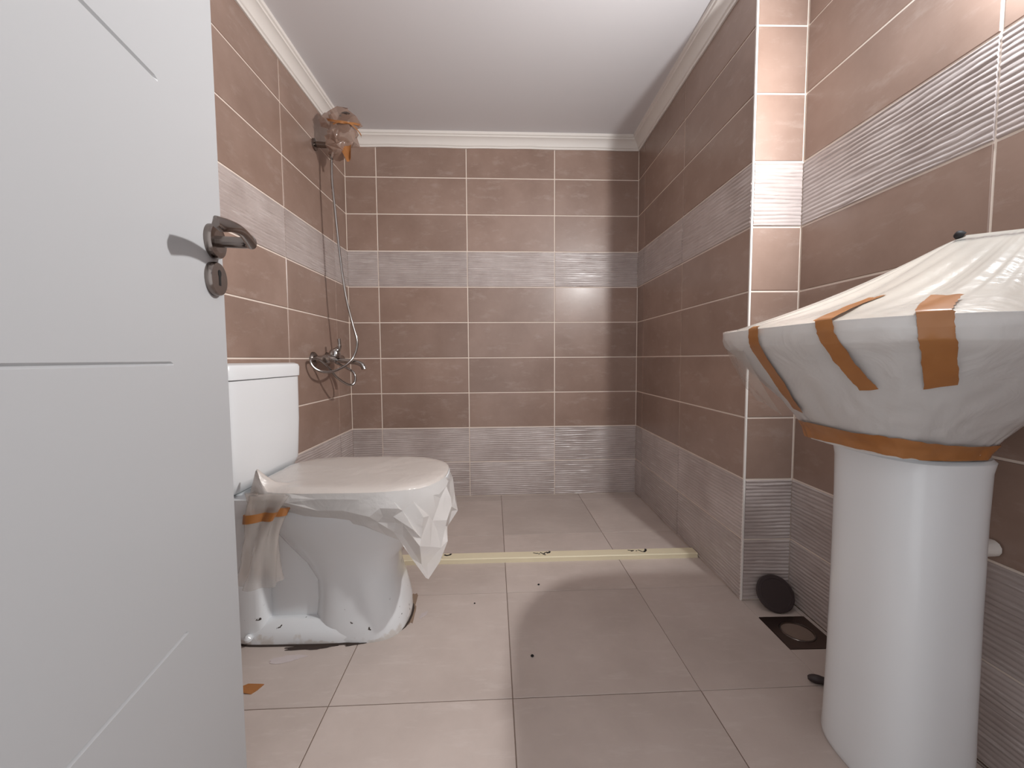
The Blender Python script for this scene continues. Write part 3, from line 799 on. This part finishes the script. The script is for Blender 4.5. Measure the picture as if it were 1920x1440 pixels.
seg = []
for i, pnt in enumerate(hose):
    rr.append(.0056 + (.0005 if i % 2 else 0))
hz.tube(hose, rr, 10)
tag(hz.obj('shower_hose', M['chrome'], None, (SX + .066, 1.965, .785), True), 'thin chrome shower hose hanging in a long curve from hand shower to mixer', 'hose')
# film clump round the hand shower
def clump(c, rx, ry, rz, seed, name, mat, parent, amp=.42, nj=8, nk=11):
    mb = MB(); rings = []; r0 = random.Random(seed * 10)
    for j in range(1, nj):
        r = []
        for k in range(nk):
            ph = math.pi * (j + r0.uniform(-.3, .3)) / nj; a = 2 * math.pi * (k + r0.uniform(-.35, .35) + .5 * (j % 2)) / nk
            d = Vector((math.sin(ph) * math.cos(a), math.sin(ph) * math.sin(a), math.cos(ph)))
            s = 1 + amp * mnoise.noise(d * 1.7 + Vector((seed, 0, 0))) + r0.uniform(-.22, .16)
            r.append((c[0] + rx * d.x * s, c[1] + ry * d.y * s, c[2] + rz * d.z * s))
        rings.append(r)
    n = nk; vs = [p for r in rings for p in r]; fs = []
    for j in range(len(rings) - 1):
        for k in range(n):
            q = (k + 1) % n; a_, b_, c_, d_ = j * n + k, j * n + q, (j + 1) * n + q, (j + 1) * n + k
            fs += [(a_, b_, c_), (a_, c_, d_)] if (j + k) % 2 else [(a_, b_, d_), (b_, c_, d_)]
    fs += [tuple(range(n)), tuple((len(rings) - 1) * n + k for k in range(n))]
    mb.add(vs, fs); o = mb.obj(name, mat, parent)
    o.data.polygons.foreach_set('use_smooth', [True] * len(o.data.polygons)); o.data.set_sharp_from_angle(angle=math.radians(24)); return o
sw = empty('shower_wrap', (SX + .13, 1.94, 1.82), 'crumpled clear film with brown tape wrapped around the hand shower near the ceiling', 'plastic film')
clump((SX + .142, 1.945, 1.835), .078, .064, .080, 3.1, 'film_clump', M['film_brown'], sw, .45)
clump((SX + .112, 1.950, 1.765), .062, .045, .050, 7.7, 'film_twist', M['film_brown'], sw, .5, 7, 9)
clump((SX + .078, 1.955, 1.880), .040, .034, .038, 11.3, 'film_tuft', M['film_brown'], sw, .4, 6, 8)
def band(c, rx, ry, z0, z1, a0, a1, seed):
    mb = MB(); R2 = []
    for j in range(4):
        z = z0 + (z1 - z0) * j / 3; r = []
        for k in range(22):
            a = math.radians(a0 + (a1 - a0) * k / 21); s = 1 + .10 * mnoise.noise((math.cos(a) * 2, math.sin(a) * 2, seed + j * .4))
            r.append((c[0] + rx * s * math.cos(a), c[1] + ry * s * math.sin(a), z + .012 * math.sin(a * 2 + seed)))
        R2.append(r)
    mb.loft(R2, False, False, False); return mb.obj('tape', M['tape'], sw, None, 'all')
band((SX + .145, 1.945), .076, .068, 1.838, 1.848, -130, 0, 1)
band((SX + .148, 1.945), .074, .068, 1.818, 1.826, -110, 10, 4)
mb = MB(); q0 = Vector((SX + .160, 1.925, 1.745))
R2 = []
for j in range(6):
    g = j / 5; w = .030 * (1 - .65 * g)
    R2.append([(q0.x - .8 * w + .015 * g + 1.6 * w * k / 4, q0.y - .006 * math.sin(k * 1.5 + g * 2), q0.z - .062 * g + .004 * k) for k in range(5)])
mb.loft(R2, False, False, False); mb.obj('tape', M['tape'], sw, None, 'all')

# ------------------------------------------------------------------ small litter on the floor
def scrap(name, c, pts, label, cat, mat, th=.0012, curl=.006):
    mb = MB(); n = len(pts)
    top = [(c[0] + x, c[1] + y, c[2] + th + curl * h) for x, y, h in pts]; bot = [(a, b, max(0, z - th)) for a, b, z in top]
    mb.add(bot + top, [tuple(range(n - 1, -1, -1)), tuple(range(n, 2 * n))] + [(i, (i + 1) % n, n + (i + 1) % n, n + i) for i in range(n)])
    return tag(mb.obj(name, mat, None, (c[0], c[1], 0)), label, cat)
scrap('tape_scrap', (-.618, .966, 0), [(-.040, -.030, .5), (-.028, -.004, 1), (-.012, .010, .9), (.012, .013, .3), (.024, .014, 0), (.018, -.004, 0), (.010, -.016, 0), (-.012, -.014, .4), (-.026, -.020, .6)], 'brown torn scrap of tape on the floor at the edge of the open door', 'tape scrap', M['tape'])
mb = MB(); mb.tube(smoothpath([(.745, .955, .008), (.770, .940, .011), (.800, .922, .008)], 5), [.004, .007, .009, .010, .010, .009, .009, .008, .007, .006, .004], 9)
tag(mb.obj('wood_stub', M['dark_plastic'], None, (.77, .94, 0), True), 'small dark stub lying on the floor against the basin pedestal', 'litter')
def pebble(c, r, label, seed):
    mb = MB(); rings = []
    for j in range(1, 7):
        ph = math.pi * j / 7
        rings.append([(c[0] + r * math.sin(ph) * math.cos(a) * (1 + .25 * mnoise.noise((math.cos(a), math.sin(a), seed))), c[1] + r * .9 * math.sin(ph) * math.sin(a), r * .55 + r * .55 * -math.cos(ph)) for a in [2 * math.pi * k / 10 for k in range(10)]])
    mb.loft(rings); tag(mb.obj('crumb', M['black'], None, (c[0], c[1], 0), True), label, 'litter')
pebble((.072, 1.056), .0045, 'black crumb in the middle of the floor, nearest of the three', 1)
pebble((.119, 1.404), .004, 'black crumb on the floor just in front of the cream curb', 2)
pebble((-.099, 1.300), .003, 'tiny dark crumb on the lit floor to the right of the toilet foot', 3)
# black sealant smears round the toilet foot
def smear(pts, name, label):
    mb = MB(); n = len(pts)
    mb.prism(pts, .0002, .0016); return tag(mb.obj(name, M['stain'], None, (pts[0][0], pts[0][1], 0)), label, 'stain')
def blob(c, a, b, ang, seed, n=26):
    r = []
    for k in range(n):
        t_ = 2 * math.pi * k / n; s = 1 + .55 * mnoise.noise((math.cos(t_) * 2.2, math.sin(t_) * 2.2, seed))
        x, y = a * s * math.cos(t_), b * s * math.sin(t_)
        r.append((c[0] + x * math.cos(ang) - y * math.sin(ang), c[1] + x * math.sin(ang) + y * math.cos(ang)))
    return r
smear(blob((-.545, 1.108), .060, .0085, .03, 2.2), 'sealant_smear', 'black sealant smear along the near side of the toilet foot')
smear(blob((-.415, 1.120), .030, .005, .2, 5.1), 'sealant_smear', 'short dark smear at the near front corner of the toilet foot')
M['dust'] = simple('pale_dust_smear', (196, 184, 182), 0.9, var=0.08, scale=50)
M['damp'] = simple('beige_silicone_smear', (146, 124, 106), 0.7, var=0.15, scale=40)
def smear2(pts, mat, label):
    mb = MB(); mb.prism(pts, .0002, .0011); tag(mb.obj('dried_smear', mat, None, (pts[0][0], pts[0][1], 0)), label, 'stain')
smear2(blob((-.585, 1.066), .045, .013, .15, 8.4), M['dust'], 'pale dust smear on the floor in front of the toilet, left of the joint')
smear2(blob((-.300, 1.275), .020, .075, .10, 4.4), M['damp'], 'beige silicone smear hugging the front right end of the toilet foot')
smear2(blob((-.255, 1.245), .007, .020, -.4, 6.1), M['dust'], 'small pale dust fleck right of the toilet foot')
print('scene built', len(bpy.data.objects))
